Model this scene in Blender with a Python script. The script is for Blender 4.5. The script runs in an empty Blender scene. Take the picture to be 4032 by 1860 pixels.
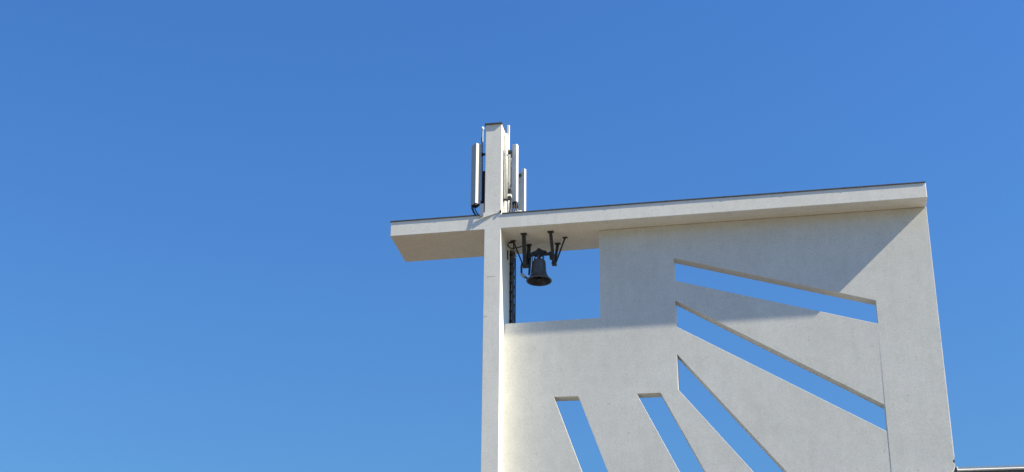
import bpy, bmesh, math, random
from mathutils import Vector, Matrix
from mathutils.geometry import delaunay_2d_cdt
random.seed(7)
R = math.radians
scene = bpy.context.scene
C = scene.collection
Z0 = 26.51            # height of the crossbeam's underside above the ground; shapes below are written relative to it
SUN = Vector((4.06, -0.744, 3.83)).normalized()

# ------------------------------------------------------------------ materials
def mat(name):
    m = bpy.data.materials.new(name); m.use_nodes = True
    nt = m.node_tree
    return m, nt, nt.nodes['Principled BSDF']

def ramp(nt, fac, stops):
    r = nt.nodes.new('ShaderNodeValToRGB'); nt.links.new(fac, r.inputs[0])
    while len(r.color_ramp.elements) < len(stops): r.color_ramp.elements.new(0.5)
    for e, (p, c) in zip(r.color_ramp.elements, stops):
        e.position = p; e.color = (c[0], c[1], c[2], 1)
    return r.outputs[0]

def noise(nt, vec, scale, detail=4, rough=0.55):
    n = nt.nodes.new('ShaderNodeTexNoise'); n.inputs['Scale'].default_value = scale
    n.inputs['Detail'].default_value = detail; n.inputs['Roughness'].default_value = rough
    nt.links.new(vec, n.inputs['Vector']); return n.outputs['Fac']

def mul(nt, a, b, fac=1.0):
    x = nt.nodes.new('ShaderNodeMix'); x.data_type = 'RGBA'; x.blend_type = 'MULTIPLY'
    x.inputs[0].default_value = fac
    nt.links.new(a, x.inputs[6]); nt.links.new(b, x.inputs[7]); return x.outputs[2]

def plaster(name, base, bump=0.35):
    m, nt, b = mat(name)
    tc = nt.nodes.new('ShaderNodeTexCoord').outputs['Object']
    mp = nt.nodes.new('ShaderNodeMapping'); mp.inputs['Scale'].default_value = (1.3, 1.3, 0.22)
    nt.links.new(tc, mp.inputs[0])
    big = ramp(nt, noise(nt, tc, 0.42, 5), [(0.3, [v * .96 for v in base]), (0.7, [base[0] * 1.02, base[1] * 1.025, base[2] * 1.03])])
    streak = ramp(nt, noise(nt, mp.outputs[0], 2.6, 7, .7), [(0.34, (.955, .955, .95)), (0.56, (1, 1, 1))])
    med = ramp(nt, noise(nt, tc, 3.2, 6, .7), [(0.35, (.955, .955, .95)), (0.62, (1.02, 1.02, 1.02))])
    grain = ramp(nt, noise(nt, tc, 16, 4, .8), [(0.3, (.86, .86, .85)), (0.7, (1.09, 1.09, 1.08))])
    spots = ramp(nt, noise(nt, tc, 7.5, 2, .5), [(0.22, (.80, .79, .77)), (0.30, (1, 1, 1))])
    c = mul(nt, mul(nt, mul(nt, mul(nt, big, streak), med), grain), spots)
    nt.links.new(c, b.inputs['Base Color'])
    b.inputs['Roughness'].default_value = 0.92
    b.inputs['Specular IOR Level'].default_value = 0.25
    bp = nt.nodes.new('ShaderNodeBump'); bp.inputs['Strength'].default_value = bump
    bp.inputs['Distance'].default_value = 0.006
    nt.links.new(noise(nt, tc, 30, 4, .7), bp.inputs['Height'])
    bp2 = nt.nodes.new('ShaderNodeBump'); bp2.inputs['Strength'].default_value = 0.5
    bp2.inputs['Distance'].default_value = 0.012
    nt.links.new(noise(nt, tc, 1.1, 3, .5), bp2.inputs['Height'])
    nt.links.new(bp.outputs[0], bp2.inputs['Normal'])
    nt.links.new(bp2.outputs[0], b.inputs['Normal'])
    return m

def simple(name, col, rough=0.5, metal=0.0, vary=0.15, scale=9.0):
    m, nt, b = mat(name)
    tc = nt.nodes.new('ShaderNodeTexCoord').outputs['Object']
    c = ramp(nt, noise(nt, tc, scale, 5, .6), [(0.3, [v * (1 - vary) for v in col]), (0.7, [min(1, v * (1 + vary * .6)) for v in col])])
    nt.links.new(c, b.inputs['Base Color'])
    b.inputs['Roughness'].default_value = rough; b.inputs['Metallic'].default_value = metal
    return m

M = {
    'plaster': plaster('painted_concrete', (.79, .773, .715)),
    'wall_coat': plaster('wall_render_coat', (.69, .685, .645)),
    'coping': simple('weathered_sheet_metal', (.10, .098, .095), .55, .3, .35, 4),
    'flashing': simple('pale_flashing', (.60, .60, .58), .5, .0, .12, 6),
    'steel': simple('dark_painted_steel', (.030, .033, .040), .5, .35, .35, 7),
    'rust': simple('weathered_steel', (.040, .041, .046), .6, .3, .4, 8),
    'bronze': simple('dark_bronze', (.10, .10, .105), .5, .45, .4, 6),
    'radome': simple('white_radome', (.76, .755, .71), .45, 0, .06, 5),
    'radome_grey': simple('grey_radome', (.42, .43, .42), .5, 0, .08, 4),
    'ladder': simple('ladder_steel', (.07, .073, .08), .5, .3, .3, 7),
    'cable_grey': simple('grey_cable', (.34, .35, .36), .6, 0, .15, 7),
    'radome_cream': simple('cream_radome', (.70, .665, .54), .5, 0, .08, 4),  # yellowish tone of the rightmost panel's second shell
    'grey_plastic': simple('grey_housing', (.30, .31, .31), .5, 0, .15, 6),
    'black': simple('black_rubber', (.018, .018, .020), .6, 0, .3, 12),
    'galv': simple('galvanised_steel', (.27, .28, .29), .42, .7, .2, 14),
    'zinc': simple('zinc_sheet', (.33, .36, .39), .4, .5, .12, 2),
    'white_paint': simple('white_painted_metal', (.82, .82, .80), .4, 0, .05, 5),
    'slate': simple('dark_slate_cladding', (.10, .11, .12), .6, 0, .25, 3),
    'ground': simple('dry_gravel_ground', (.130, .106, .075), .95, 0, .2, .6),
}

# ------------------------------------------------------------------ mesh building
class MB:
    def __init__(self): self.v = []; self.f = []; self.smooth = []
    def add(self, vs, fs, smooth=False):
        n = len(self.v); self.v += [Vector(q) for q in vs]
        self.f += [[i + n for i in f] for f in fs]; self.smooth += [smooth] * len(fs); return self
    def box(self, x0, x1, y0, y1, z0, z1, rot=0, piv=None):
        vs = [Vector((x, y, z)) for z in (z0, z1) for x, y in ((x0, y0), (x1, y0), (x1, y1), (x0, y1))]
        if rot:
            p = Vector(piv or ((x0 + x1) / 2, (y0 + y1) / 2, 0)); m = Matrix.Rotation(rot, 3, 'Z')
            vs = [m @ (q - p) + p for q in vs]
        return self.add(vs, [(3, 2, 1, 0), (4, 5, 6, 7), (0, 1, 5, 4), (1, 2, 6, 5), (2, 3, 7, 6), (3, 0, 4, 7)])
    def bar(self, a, b, w, d, up=(0, 1, 0)):
        a, b = Vector(a), Vector(b); t = (b - a).normalized(); u = Vector(up)
        s = t.cross(u).normalized() * (w / 2); u2 = s.cross(t).normalized() * (d / 2)
        vs = [q + i * s + j * u2 for q in (a, b) for i, j in ((-1, -1), (1, -1), (1, 1), (-1, 1))]
        return self.add(vs, [(3, 2, 1, 0), (4, 5, 6, 7), (0, 1, 5, 4), (1, 2, 6, 5), (2, 3, 7, 6), (3, 0, 4, 7)])
    def tube(self, pts, r, n=10):
        pts = [Vector(q) for q in pts]; rings = []
        for i, q in enumerate(pts):
            t = (pts[min(i + 1, len(pts) - 1)] - pts[max(i - 1, 0)]).normalized()
            a = Vector((0, 0, 1)) if abs(t.z) < .9 else Vector((1, 0, 0))
            s = t.cross(a).normalized(); u = s.cross(t)
            rings.append([q + r * (math.cos(6.28318 * k / n) * s + math.sin(6.28318 * k / n) * u) for k in range(n)])
        vs = [q for g in rings for q in g]; fs = []
        for i in range(len(rings) - 1):
            for k in range(n):
                fs.append((i * n + k, i * n + (k + 1) % n, (i + 1) * n + (k + 1) % n, (i + 1) * n + k))
        self.add(vs, fs, True)
        self.add(rings[0], [list(range(n))]); return self.add(rings[-1], [list(range(n))[::-1]])
    def lathe(self, cx, cy, cz, prof, n=56):
        vs = []; fs = []
        for r, z in prof:
            vs += [(cx + r * math.cos(6.28318531 * k / n), cy + r * math.sin(6.28318531 * k / n), cz + z) for k in range(n)]
        for i in range(len(prof) - 1):
            for k in range(n):
                fs.append((i * n + k, i * n + (k + 1) % n, (i + 1) * n + (k + 1) % n, (i + 1) * n + k))
        return self.add(vs, fs, True)
    def plate(self, outer, holes, y0, y1):
        """vertical slab in the x-z plane with holes, from depth y0 to y1"""
        loops = [outer] + holes; pts = []; edges = []
        for lp in loops:
            n = len(pts); pts += [Vector(q) for q in lp]
            edges += [(n + i, n + (i + 1) % len(lp)) for i in range(len(lp))]
        co, ed, fa, *_ = delaunay_2d_cdt(pts, edges, [], 0, 1e-5)
        def inside(p, lp):
            c = False
            for i in range(len(lp)):
                (x1, z1), (x2, z2) = lp[i], lp[(i + 1) % len(lp)]
                if (z1 > p[1]) != (z2 > p[1]) and p[0] < (x2 - x1) * (p[1] - z1) / (z2 - z1) + x1: c = not c
            return c
        keep = []
        for f in fa:
            c = sum((co[i] for i in f), Vector((0, 0))) / len(f)
            if inside(c, outer) and not any(inside(c, h) for h in holes): keep.append(list(f))
        n = len(co)
        vs = [(q[0], y0, q[1]) for q in co] + [(q[0], y1, q[1]) for q in co]
        fs = [f for f in keep] + [[i + n for i in f[::-1]] for f in keep]
        cnt = {}
        for f in keep:
            for i in range(len(f)):
                a, b = f[i], f[(i + 1) % len(f)]; cnt.setdefault((min(a, b), max(a, b)), []).append((a, b))
        for e, l in cnt.items():
            if len(l) == 1: a, b = l[0]; fs.append((b, a, a + n, b + n))
        return self.add(vs, fs)
    def build(self, name, material, parent=None, bevel=0, edge=None):
        root = parent
        while root is not None and root.parent is not None: root = root.parent
        off = Vector((0, 0, Z0)) - (root.location if root is not None else Vector((0, 0, 0)))
        me = bpy.data.meshes.new(name); me.from_pydata([q + off for q in self.v], [], self.f)
        me.polygons.foreach_set('use_smooth', self.smooth)
        me.materials.append(material)
        bm = bmesh.new(); bm.from_mesh(me)
        bmesh.ops.recalc_face_normals(bm, faces=bm.faces)
        if bevel and edge:
            lay = bm.edges.layers.float.get('bevel_weight_edge') or bm.edges.layers.float.new('bevel_weight_edge')
            for e in bm.edges:
                a, b = e.verts[0].co - off, e.verts[1].co - off
                e[lay] = 1.0 if (len(e.link_faces) == 2 and e.calc_face_angle(0) > .3 and edge(a, b)) else 0.0
        bm.to_mesh(me); bm.free()
        o = bpy.data.objects.new(name, me); C.objects.link(o)
        if parent is not None: o.parent = parent
        if bevel:
            md = o.modifiers.new('edge_rounding', 'BEVEL'); md.width = bevel; md.segments = 2
            md.limit_method = 'WEIGHT' if edge else 'ANGLE'; md.angle_limit = R(25)
        return o

def tag(o, label, cat, group=None, kind=None):
    if kind: o['kind'] = kind
    if label: o['label'] = label
    if cat: o['category'] = cat
    if group: o['group'] = group
    return o
def thing(name, loc, label, cat, group=None):
    o = bpy.data.objects.new(name, None); C.objects.link(o)
    o.location = (loc[0], loc[1], loc[2] + Z0); o.empty_display_size = .2
    return tag(o, label, cat, group)

def cover(a, b, n):     # points on a sagging cable
    a, b = Vector(a), Vector(b)
    return [a.lerp(b, i / n) for i in range(n + 1)]

# ------------------------------------------------------------------ dimensions (metres, relative to the beam's underside)
L, RE, H, T, B, YW = 4.051, 14.791, 0.562, 4.24, 2.297, 0.744
W, XO, OP, TH, GR = 0.6, 3.414, 3.366, 0.45, -26.51

# ------------------------------------------------------------------ the bell tower
tower = thing('bell_tower', (0, 0, GR), 'pale concrete bell tower with a cross of pillar and beam and slanted ray openings', 'bell tower')
vert = lambda a, b: abs(a.z - b.z) > .01
m = MB()
m.box(-W, 0, 0, B, GR, 0)
m.box(-W, 0, 0, B, 0, H)
m.box(-W, 0, 0, .8, H, T)
pillar = m.build('pillar', M['plaster'], tower, .012, lambda a, b: (a.z < -.01 or b.z < -.01 or a.z > H + .01 or b.z > H + .01) and vert(a, b))
m = MB().box(0, RE, 0, B, 0, H)
m.box(-L, -W, 0, B, 0, H)
beam = m.build('crossbeam', M['plaster'], tower, .014, lambda a, b: not (abs(a.x) < .001 and abs(b.x) < .001) and not (abs(a.x + W) < .001 and abs(b.x + W) < .001))

slots = [
    [(6.031, -1.286), (12.80, -3.369), (12.80, -4.211), (6.031, -2.141)],
    [(6.031, -2.897), (12.757, -7.083), (12.757, -7.991), (6.031, -3.863)],
    [(6.022, -4.879), (12.757, -13.39), (12.757, -14.72), (6.022, -6.161)],
    [(1.766, -6.182), (2.608, -6.202), (7.08, -18.8), (6.19, -18.8)],
    [(4.607, -6.226), (5.417, -6.240), (11.55, -18.8), (10.68, -18.8)],
]
split = 12.780
s1 = slots[0]; slots_in = []
# the ray wall stops at the end column; openings run up to the column's edge
rag = [(RE, -8.95), (RE - .012, -9.0), (14.752, -9.055), (14.712, -9.10), (14.735, -9.135), (14.765, -9.165), (14.785, -9.20), (RE - .005, -9.25), (14.74, -9.36), (14.67, -9.46), (14.62, -9.62), (14.60, -9.9)]
outer = [(0, -OP), (XO, -OP), (XO, -.014), (RE, -.014)] + rag + [(14.60, GR), (0, GR)]
m = MB().plate(outer, slots, YW, YW + TH)
wall = m.build('ray_wall', M['wall_coat'], tower, .010, lambda a, b: True)
# render coat of the end column: stands a few millimetres proud, fading out upwards
m = MB(); out = 0.0075
col = [(split, -4.3), (split, -5.6), (split, -7.9), (split, GR), (14.58, GR)] + [(x - .02, z) for x, z in rag[::-1]] + [(RE - .02, -4.3)]
m.plate(col, [], 0, 1)
for q in m.v:
    d = max(0, min(1, (-4.3 - q.z) / 4.5)) * out
    q.y = YW - d - .0005 if q.y < .5 else YW + .004
m.build('end_column', M['wall_coat'], tower)
MB().box(14.69, 14.782, YW + .03, YW + TH - .03, -9.215, -9.03).build('notch_dark_block', M['black'], wall)  # dark block added in the chipped edge to keep the sunlit notch dark

m = MB().box(.03, RE + .003, -.026, B + .03, H, H + .036)
m.box(-L - .02, -W - .01, -.026, B + .03, H, H + .036)
for k in range(8):            # folded laps between the sheets
    x = -2.3 + 2.05 * k
    if not -.9 < x < .3: m.box(x, x + .06, -.031, B + .03, H - .006, H + .042)
m.build('coping', M['coping'], beam)
m = MB().box(-W - .035, .02, -.055, .83, T, T + .05)
m.build('cap', M['coping'], pillar, .006)
# pale sheet strip across the foot of the shaft, tilted up to the right
m = MB().add([(-.02, -.002, .655), (-.64, -.078, .43), (-.02, -.004, .69), (-.64, -.075, .63),
              (-.02, .010, .655), (-.64, -.060, .43), (-.02, .008, .69), (-.64, -.057, .63)],
             [(0, 1, 3, 2), (4, 6, 7, 5), (0, 4, 5, 1), (2, 3, 7, 6), (0, 2, 6, 4), (1, 5, 7, 3)])
m.build('flashing', M['flashing'], pillar)
MB().box(-.035, .02, -.05, .0, .60, .70).build('bracket', M['black'], pillar, .008)
# cable cover hanging in front of the coping, left of the pillar
m = MB().add([(x, y + d, z) for d in (0, .01) for x, y, z in ((-.745, -.068, 1.0), (-.62, -.066, 1.0), (-.62, -.094, .50), (-.745, -.096, .50))],
             [(0, 3, 2, 1), (4, 5, 6, 7), (0, 1, 5, 4), (1, 2, 6, 5), (2, 3, 7, 6), (3, 0, 4, 7)])
m.build('cable_cover', M['zinc'], beam)
# hairline cracks in the pillar's coat
def crack(pts, w):
    q = MB()
    for a, b in zip(pts[:-1], pts[1:]): q.bar((a[0], -.0008, a[1]), (b[0], -.0008, b[1]), w, .002)
    return q.build('crack', M['ladder'], pillar)
crack([(-.50, -1.845), (-.38, -1.86), (-.27, -1.85), (-.17, -1.865)], .004)
crack([(-.598, -3.36), (-.52, -3.352), (-.45, -3.36)], .005)

# ------------------------------------------------------------------ bell frame
frame = thing('bell_hanger', (1.2, 1.06, 0), 'dark steel hanger of slanting legs bolted under the crossbeam around the bell', 'bell hanger')
G = 'legs'
def leg(a, b, w, d, plate=.22):
    o = MB().bar(a, b, w, d).build('leg', M['rust'], frame, .008)
    MB().box(a[0] - plate / 2, a[0] + plate / 2, a[1] - .07, a[1] + .07, -.03, -.001).build('foot_plate', M['steel'], o)
leg((.727, .58, -.02), (.70, 1.00, -1.06), .135, .10)
leg((.745, 1.56, -.02), (.80, 1.13, -1.06), .13, .10, .2)
leg((1.700, .57, -.02), (1.740, 1.02, -1.03), .11, .09)
leg((1.80, 1.61, -.02), (1.755, 1.13, -1.02), .09, .10, .2)
MB().bar((2.14, 1.128, -.02), (1.80, 1.06, -1.04), .05, .05).build('brace', M['steel'], frame)
MB().box(2.05, 2.23, 1.09, 1.17, -.03, -.001).build('foot_plate', M['steel'], frame)
MB().bar((.255, 1.10, -.02), (.62, 1.06, -1.02), .05, .05).build('brace', M['steel'], frame)
MB().box(.15, .34, 1.06, 1.14, -.03, -.001).build('foot_plate', M['steel'], frame)
MB().box(.60, .87, .96, 1.18, -1.10, -1.03).build('shoe', M['steel'], frame, .01)
MB().box(1.665, 1.83, .96, 1.18, -1.09, -1.0).build('shoe', M['steel'], frame, .01)
MB().box(1.59, 1.70, .98, 1.16, -.86, -.58).build('bearing', M['steel'], frame, .015)
MB().box(.79, .90, .98, 1.16, -.80, -.52).build('bearing', M['steel'], frame, .015)

# ------------------------------------------------------------------ bell
BX, BY = 1.2, 1.07
bell = thing('church_bell', (BX, BY, -1.67), 'dark bronze bell with flared lip hanging in the opening', 'bell')
prof = [(.02, .83), (.10, .83), (.165, .815), (.208, .785), (.229, .735), (.236, .70), (.232, .69), (.240, .655), (.246, .56), (.252, .46), (.262, .36),
        (.282, .27), (.305, .205), (.312, .20), (.318, .185), (.350, .125), (.395, .075), (.440, .035), (.458, .010), (.452, -.012), (.430, -.018), (.405, -.002), (.360, .055),
        (.300, .15), (.262, .24), (.236, .36), (.222, .50), (.212, .65), (.18, .74), (.10, .785), (.001, .79)]
k = prof.index((.405, -.002))
body = MB().lathe(BX, BY, -1.67, prof[:k + 1]).build('bell_body', M['bronze'], bell)
MB().lathe(BX, BY, -1.67, prof[k:]).build('bell_interior', M['steel'], body)  # shade inside the bell put into a darker material
MB().tube([(BX, BY, -.92), (BX, BY, -1.5)], .022, 10).build('clapper', M['steel'], bell)
cl = [o for o in bell.children if o.name.startswith('clapper')][0]
MB().lathe(BX, BY, -1.60, [(.001, .075), (.045, .06), (.068, .02), (.068, -.02), (.045, -.06), (.001, -.075)], 24).build('clapper_ball', M['steel'], cl)
m = MB().box(BX - .06, BX + .06, BY - .06, BY + .06, -.87, -.66)
for sx in (-1, 1):
    m.tube([(BX + sx * .05, BY, -.70), (BX + sx * .13, BY, -.71), (BX + sx * .165, BY, -.77), (BX + sx * .14, BY, -.85)], .032, 8)
for sy in (-1, 1):
    m.tube([(BX, BY + sy * .05, -.70), (BX, BY + sy * .13, -.71), (BX, BY + sy * .165, -.77), (BX, BY + sy * .13, -.85)], .032, 8)
m.build('crown', M['bronze'], bell)
yoke = [(-.27, -.58), (-.25, -.545), (-.13, -.51), (-.05, -.43), (0, -.405), (.05, -.43), (.13, -.49), (.27, -.53), (.28, -.575), (.17, -.61), (.12, -.70), (-.12, -.70), (-.17, -.62)]
MB().plate([(BX + x, z) for x, z in yoke], [], BY - .07, BY + .07).build('headstock', M['steel'], bell, .01)
m = MB().box(.86, 1.62, BY - .05, BY + .05, -.69, -.59)
m.build('axle', M['steel'], bell, .012)
MB().bar((.90, BY - .02, -.58), (.845, BY - .02, -1.42), .075, .05).build('lever', M['steel'], bell, .006)
MB().tube([(.965, BY - .03, -.72), (.955, BY - .03, -1.05), (.92, BY - .03, -1.36)], .014, 8).build('rod', M['steel'], bell)

# ------------------------------------------------------------------ striking hammer and its wiring
ham = thing('bell_hammer', (.62, 1.06, -1.1), 'small striking hammer on a thin bent arm left of the bell lip', 'hammer')
MB().tube([(.59, 1.0, -.98), (.57, 1.0, -1.12), (.575, 1.0, -1.32), (.60, 1.0, -1.42)], .036, 8).build('arm', M['steel'], ham)
MB().bar((.575, 1.0, -1.38), (.71, 1.0, -1.53), .11, .10).build('housing', M['grey_plastic'], ham, .012)
MB().bar((.69, 1.0, -1.50), (.80, 1.0, -1.585), .06, .06).build('head', M['steel'], ham, .01)
m = MB().tube([(.02, 1.30, -.035), (.03, 1.29, -.11), (.09, 1.27, -.20), (.20, 1.25, -.235), (.42, 1.2, -.24), (.70, 1.12, -.21)], .021, 8)
tag(m.build('conduit', M['black']), 'thin black conduit curving from pillar side to the left hanger leg', 'conduit')
m = MB().tube([(.245, 1.20, -.03), (.25, 1.20, -.12), (.25, 1.2, -.28)], .024, 8)
m.box(.06, .26, 1.18, 1.22, -.05, -.005)
tag(m.build('hanging_bracket', M['black']), 'small black angle bracket under the beam beside the pillar', 'bracket')
tag(MB().box(0.0, .035, 1.24, 1.31, -.66, -.30).build('wall_conduit', M['black']), 'short black upright conduit fixed to the shaded pillar side', 'conduit')

# ------------------------------------------------------------------ cable ladder on the pillar's inner side
lad = thing('cable_ladder', (.07, 2.0, -4.2), 'dark cable ladder running up the inner side of the pillar', 'cable ladder')
MB().box(.10, .140, 1.74, 1.775, -4.3, -.16).build('rail', M['ladder'], lad)
MB().box(.10, .140, 2.24, 2.275, -4.3, -.16).build('rail', M['ladder'], lad)
for k in range(11):
    MB().box(.10, .135, 1.775, 2.24, -.28 - .37 * k, -.235 - .37 * k).build('rung', M['ladder'], lad)
    MB().box(.0, .10, 1.735, 1.77, -.30 - .37 * k, -.225 - .37 * k).build('bracket', M['steel'], lad)
for y, x, r, mt in ((1.80, .030, .026, 'black'), (1.81, .080, .020, 'cable_grey'), (1.92, .075, .028, 'cable_grey'), (2.03, .085, .030, 'ladder'), (2.14, .085, .028, 'ladder'), (2.05, .03, .028, 'black')):
    pts = [(x + random.uniform(-.006, .006), y + random.uniform(-.014, .014), -.12 - .35 * i) for i in range(12)]
    MB().tube(pts, r, 8).build('cable', M[mt], lad)
MB().box(.0, .16, 1.72, 2.29, -.12, -.085).build('top_plate', M['galv'], lad)

# ------------------------------------------------------------------ antennas round the shaft
AG = 'mobile network antennas around the pillar top'
def rotbox(cx, cy, w, d, z0, z1, a, name, mt, par, bevel=.02):
    return MB().box(cx - w / 2, cx + w / 2, cy - d / 2, cy + d / 2, z0, z1, R(a), (cx, cy, 0)).build(name, M[mt], par, bevel)
def clamp(x0, x1, y, z, par):
    c = MB().box(min(x0, x1), max(x0, x1), y - .03, y + .03, z - .035, z + .035).build('clamp', M['black'], par)
    MB().box(x0 - .045, x0 + .045, y - .06, y + .06, z - .055, z + .055).build('clamp_jaw', M['steel'], c, .01)

# left panel antenna
a = thing('panel_antenna', (-.96, .15, H), 'tall white panel antenna mounted left of the pillar top', 'antenna', AG)
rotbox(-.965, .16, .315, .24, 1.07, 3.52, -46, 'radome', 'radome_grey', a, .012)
rotbox(-.965, .16, .25, .19, 1.015, 1.07, -46, 'end_cap', 'black', a, .01)
clamp(-.80, -.60, .35, 3.22, a); clamp(-.80, -.60, .35, 1.25, a)
for i, (dx, dy) in enumerate(((-.12, -.02), (-.09, .06), (-.01, .0))):
    p0 = Vector((-.975 + dx, .14 + dy, 1.06))
    MB().tube([p0, p0 + Vector((.0, 0, -.14)), p0 + Vector((.06, .05, -.28)), p0 + Vector((.16, .12, -.40)), (-.70 + .03 * i, .30, H + .04)], .022, 8).build('cable', M['black'], a)
# pole behind it, with a small domed receiver on top
a = thing('antenna_pole', (-.88, .9, H), 'thin steel pole with small pale dome behind the left panel antenna', 'pole')
MB().tube([(-.885, .9, H), (-.905, .9, 4.56)], .030, 12).build('pole', M['galv'], a)
MB().lathe(-.906, .9, 4.60, [(.001, .09), (.035, .08), (.055, .045), (.058, .0), (.045, -.05), (.02, -.06)], 20).build('dome', M['radome'], a)
MB().box(-.945, -.895, .87, .93, 4.02, 4.22).build('housing', M['steel'], a, .01)
a = thing('radio_unit', (-.78, .9, H), 'slim dark radio unit in shade along the left side of the pillar top', 'radio unit', 'radio units at the foot of the antennas')
MB().box(-.875, -.66, .80, 1.0, 1.35, 2.78).build('housing', M['steel'], a, .015)
MB().box(-.87, -.70, .76, .80, 1.0, 1.30).build('connector_box', M['grey_plastic'], a, .01)
MB().tube([(-.80, .78, 1.02), (-.81, .74, .86), (-.86, .70, .74), (-.86, .7, H)], .02, 8).build('cable', M['black'], a)

# round topped tube antenna against the shaft
a = thing('tube_antenna', (.03, .45, H), 'round topped white tube antenna against the sunlit side of the pillar', 'antenna', AG)
prof = [(.074, 0), (.074, 2.62)] + [(.074 * math.cos(t), 2.62 + .074 * math.sin(t)) for t in (.3, .6, .9, 1.2, 1.5)]
MB().lathe(.079, .42, 1.36, [(.001, 0)] + prof, 28).build('radome', M['radome'], a)
MB().tube([(.079, .42, H), (.079, .42, 1.36)], .048, 12).build('pole', M['radome'], a)
MB().box(.0, .16, .37, .48, 1.28, 1.35).build('clamp', M['steel'], a)
MB().tube([(.018, .30, H + .03), (.014, .30, 1.4), (.016, .30, 2.5), (.014, .31, 3.3)], .013, 6).build('cable', M['black'], a)  # black line added as the dark gap between shaft and tube
MB().box(.0, .15, .36, .48, 3.10, 3.15).build('clamp', M['steel'], a)
# tall thin antenna behind
a = thing('tube_antenna', (.075, .9, H), 'tallest thin white antenna just right of the pillar cap', 'antenna', AG)
MB().box(.015, .122, .86, .95, 3.60, 4.66).build('radome', M['radome'], a, .02)
rotbox(.125, .92, .14, .10, 2.0, 3.42, -20, 'lower_radome', 'radome', a)
MB().tube([(.08, .98, H), (.08, .98, 3.9)], .03, 10).build('pole', M['galv'], a)
c = MB().box(.01, .23, .84, .95, 3.47, 3.58).build('clamp', M['black'], a, .01)
MB().box(.17, .225, .85, .93, 3.28, 3.47).build('clamp_jaw', M['steel'], c, .01)
MB().tube([(.048, .84, 3.5), (.052, .84, 3.0), (.046, .84, 2.4), (.05, .84, 1.98)], .014, 6).build('cable', M['black'], a)  # another black line, for the dark gap between the two tubes
MB().tube([(.205, .86, 3.2), (.213, .86, 2.7), (.208, .86, 2.0)], .015, 6).build('cable', M['black'], a)  # black line for the dark gap towards the wide panel
MB().tube([(.19, .85, 3.3), (.205, .85, 3.1), (.18, .85, 2.95), (.20, .85, 2.7), (.19, .85, 2.3), (.2, .85, 1.95)], .010, 6).build('cable', M['black'], a)
# radio unit low down
a = thing('radio_unit', (.11, .9, H), 'black and white radio unit low between the tube antennas and wide panel', 'radio unit', 'radio units at the foot of the antennas')
MB().box(.0, .215, .80, .98, 1.76, 1.97).build('housing', M['steel'], a, .02)
MB().box(.01, .215, .79, .98, 1.66, 1.75).build('label_band', M['radome'], a, .01)
MB().box(-.005, .22, .80, .98, 1.50, 1.65).build('connector_box', M['black'], a, .02)
MB().lathe(.13, .86, 1.02, [(.001, 0), (.055, .0), (.065, .04), (.065, .44), (.05, .47), (.001, .47)], 20).build('filter', M['radome'], a)
for i, x in enumerate((.02, .07, .20)):
    MB().tube([(x, .82, 1.98), (x - .03, .80, 2.08), (x - .01, .80, 2.2 - .1 * i), (x + .03, .82, 2.32 - .1 * i)], .014, 6).build('cable', M['black'], a)
for i, x in enumerate((.03, .19, .21)):
    MB().tube([(x, .82, 1.5), (x + .01, .78, 1.25), (x - .02, .76, 1.0), (x + .06 * i, .74, H + .05)], .022, 6).build('cable', M['black'], a)
# wide panel
a = thing('panel_antenna', (.28, 1.3, H), 'wide white panel antenna second from right beside the pillar top', 'antenna', AG)
rotbox(.275, 1.25, .20, .15, 1.62, 4.0, 22 - 45 + 5, 'radome', 'radome', a)
rotbox(.275, 1.25, .16, .11, 1.58, 1.62, -18, 'end_cap', 'black', a, .008)
MB().tube([(.30, 1.45, H), (.30, 1.45, 3.9)], .035, 10).build('pole', M['galv'], a)
MB().box(.17, .38, 1.20, 1.44, 1.46, 1.56).build('clamp', M['black'], a, .01)
MB().box(.24, .36, 1.28, 1.46, 3.55, 3.66).build('clamp', M['black'], a, .01)
for i, x in enumerate((.20, .26, .33)):
    MB().tube([(x, 1.2, 1.6), (x - .01, 1.2, 1.35), (x + .02 + .03 * i, 1.18, 1.1), (x + .05, 1.1, H + .03)], .020, 6).build('cable', M['black'], a)
# rightmost panel
a = thing('panel_antenna', (.47, 1.95, H), 'shortest cream panel antenna rightmost of the cluster above the beam', 'antenna', AG)
rotbox(.475, 1.95, .15, .12, 1.0, 3.32, -22, 'radome', 'radome', a)
rotbox(.355, 1.97, .15, .10, 1.0, 3.20, -14, 'back_shell', 'radome_cream', a)
MB().tube([(.33, 2.1, H), (.33, 2.1, 3.2)], .03, 10).build('pole', M['galv'], a)
MB().box(.30, .40, 1.88, 2.1, 3.0, 3.12).build('clamp', M['black'], a, .01)
MB().tube([(.31, 1.9, 3.05), (.29, 1.88, 2.95), (.30, 1.88, 2.8), (.33, 1.9, 2.72)], .012, 6).build('cable', M['black'], a)
# white junction boxes on the beam
JG = 'junction boxes at the foot of the antennas'
tag(rotbox(.36, 1.5, .26, .2, 1.12, 1.36, 0, 'junction_box', 'radome', None, .03), 'white box standing low below the wide panel antenna', 'junction box', JG)
tag(rotbox(.10, .62, .20, .16, H + .03, .86, 0, 'junction_box', 'radome', None, .03), 'small white box on the beam at the foot of the pillar', 'junction box', JG)

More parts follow.
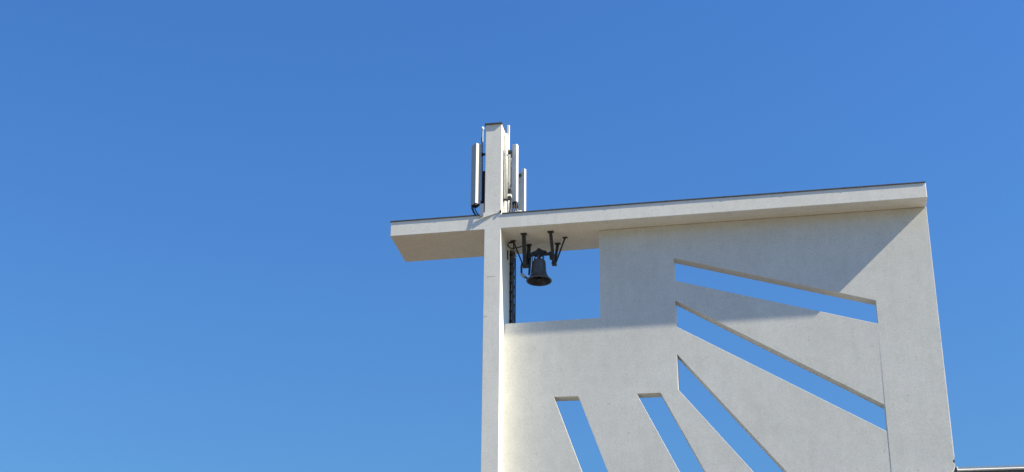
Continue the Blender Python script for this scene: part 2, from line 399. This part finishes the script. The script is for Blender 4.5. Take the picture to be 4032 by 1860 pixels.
# ------------------------------------------------------------------ neighbouring church roof, lower right
ch = thing('church_building', (14.95, 1.4, GR), 'low dark clad building with white roof edge at the tower foot', 'building')
def yawed(mb):
    p = Vector((14.9, 1.4, 0)); q = Matrix.Rotation(R(3.0), 3, 'Z')
    mb.v = [q @ (v - p) + p for v in mb.v]; return mb
X1 = 34
yawed(MB().box(14.3, X1, 1.46, 16, GR, -9.26)).build('wall', M['slate'], ch)
MB().box(14.56, 14.883, 1.40, 1.455, -9.9, -9.12).build('join_shade', M['slate'], ch)  # dark piece added as the shadow where building and tower join
rf = yawed(MB().box(14.92, X1, 1.42, 16, -9.255, -9.10)).build('roof', M['zinc'], ch)
yawed(MB().tube([(14.895, 1.385, -9.212), (X1, 1.385, -9.212)], .028, 14)).build('roof_edge', M['white_paint'], rf)
yawed(MB().box(14.885, 14.915, 1.38, 1.43, -9.24, -9.09)).build('end_cap', M['white_paint'], rf)

# ------------------------------------------------------------------ ground
g = MB().add([(-3000, -3000, GR), (3000, -3000, GR), (3000, 3000, GR), (-3000, 3000, GR)], [(0, 1, 2, 3)]).build('ground', M['ground'])
tag(g, 'dry pale gravel ground around the tower', 'ground', kind='structure')

# ------------------------------------------------------------------ sky and sun
w = bpy.data.worlds.new('World'); scene.world = w; w.use_nodes = True
nt = w.node_tree; bg = nt.nodes['Background']
sky = nt.nodes.new('ShaderNodeTexSky'); sky.sky_type = 'NISHITA'; sky.sun_disc = False
sky.sun_elevation = math.asin(SUN.z); sky.sun_rotation = math.atan2(SUN.x, SUN.y)
sky.altitude = 100; sky.air_density = 2.3; sky.dust_density = 1.2; sky.ozone_density = 6
hs = nt.nodes.new('ShaderNodeGamma'); hs.inputs[1].default_value = 1.25
nt.links.new(sky.outputs[0], hs.inputs['Color'])
tint = nt.nodes.new('ShaderNodeMix'); tint.data_type = 'RGBA'; tint.blend_type = 'MULTIPLY'; tint.inputs[0].default_value = 1
tint.inputs[7].default_value = (.264, .441, .733, 1)      # white balance of the sky light
nt.links.new(hs.outputs[0], tint.inputs[6]); nt.links.new(tint.outputs[2], bg.inputs[0]); bg.inputs[1].default_value = 0.07
sd = bpy.data.lights.new('sun', 'SUN'); sd.energy = 4.6; sd.angle = R(.53); sd.color = (1, .90, .70)
so = bpy.data.objects.new('sun', sd); C.objects.link(so); so.location = (30, -20, 60)
so.rotation_euler = SUN.to_track_quat('Z', 'Y').to_euler()

# ------------------------------------------------------------------ camera
cd = bpy.data.cameras.new('camera'); cam = bpy.data.objects.new('camera', cd); C.objects.link(cam)
cd.sensor_width = 36; cd.lens = 57.375; cd.clip_end = 6000
r = Vector((0.984037, 0.178, 0.0063)); f = Vector((-0.165, 0.890, 0.4247)).normalized()
pit, yaw, roll = R(25.131), R(10.527), R(0.41)
f = Vector((-math.sin(yaw) * math.cos(pit), math.cos(yaw) * math.cos(pit), math.sin(pit)))
r0 = f.cross(Vector((0, 0, 1))).normalized(); u0 = r0.cross(f)
r = math.cos(roll) * r0 + math.sin(roll) * u0; u = -math.sin(roll) * r0 + math.cos(roll) * u0
mw = Matrix((r, u, -f)).transposed().to_4x4(); mw.translation = Vector((9.977, -51.502, 1.6))
cam.matrix_world = mw
scene.camera = cam

vs = scene.view_settings
vs.view_transform = 'Standard'; vs.look = 'None'; vs.gamma = 1; vs.exposure = 1.1
scene.cycles.max_bounces = 8; scene.cycles.diffuse_bounces = 5
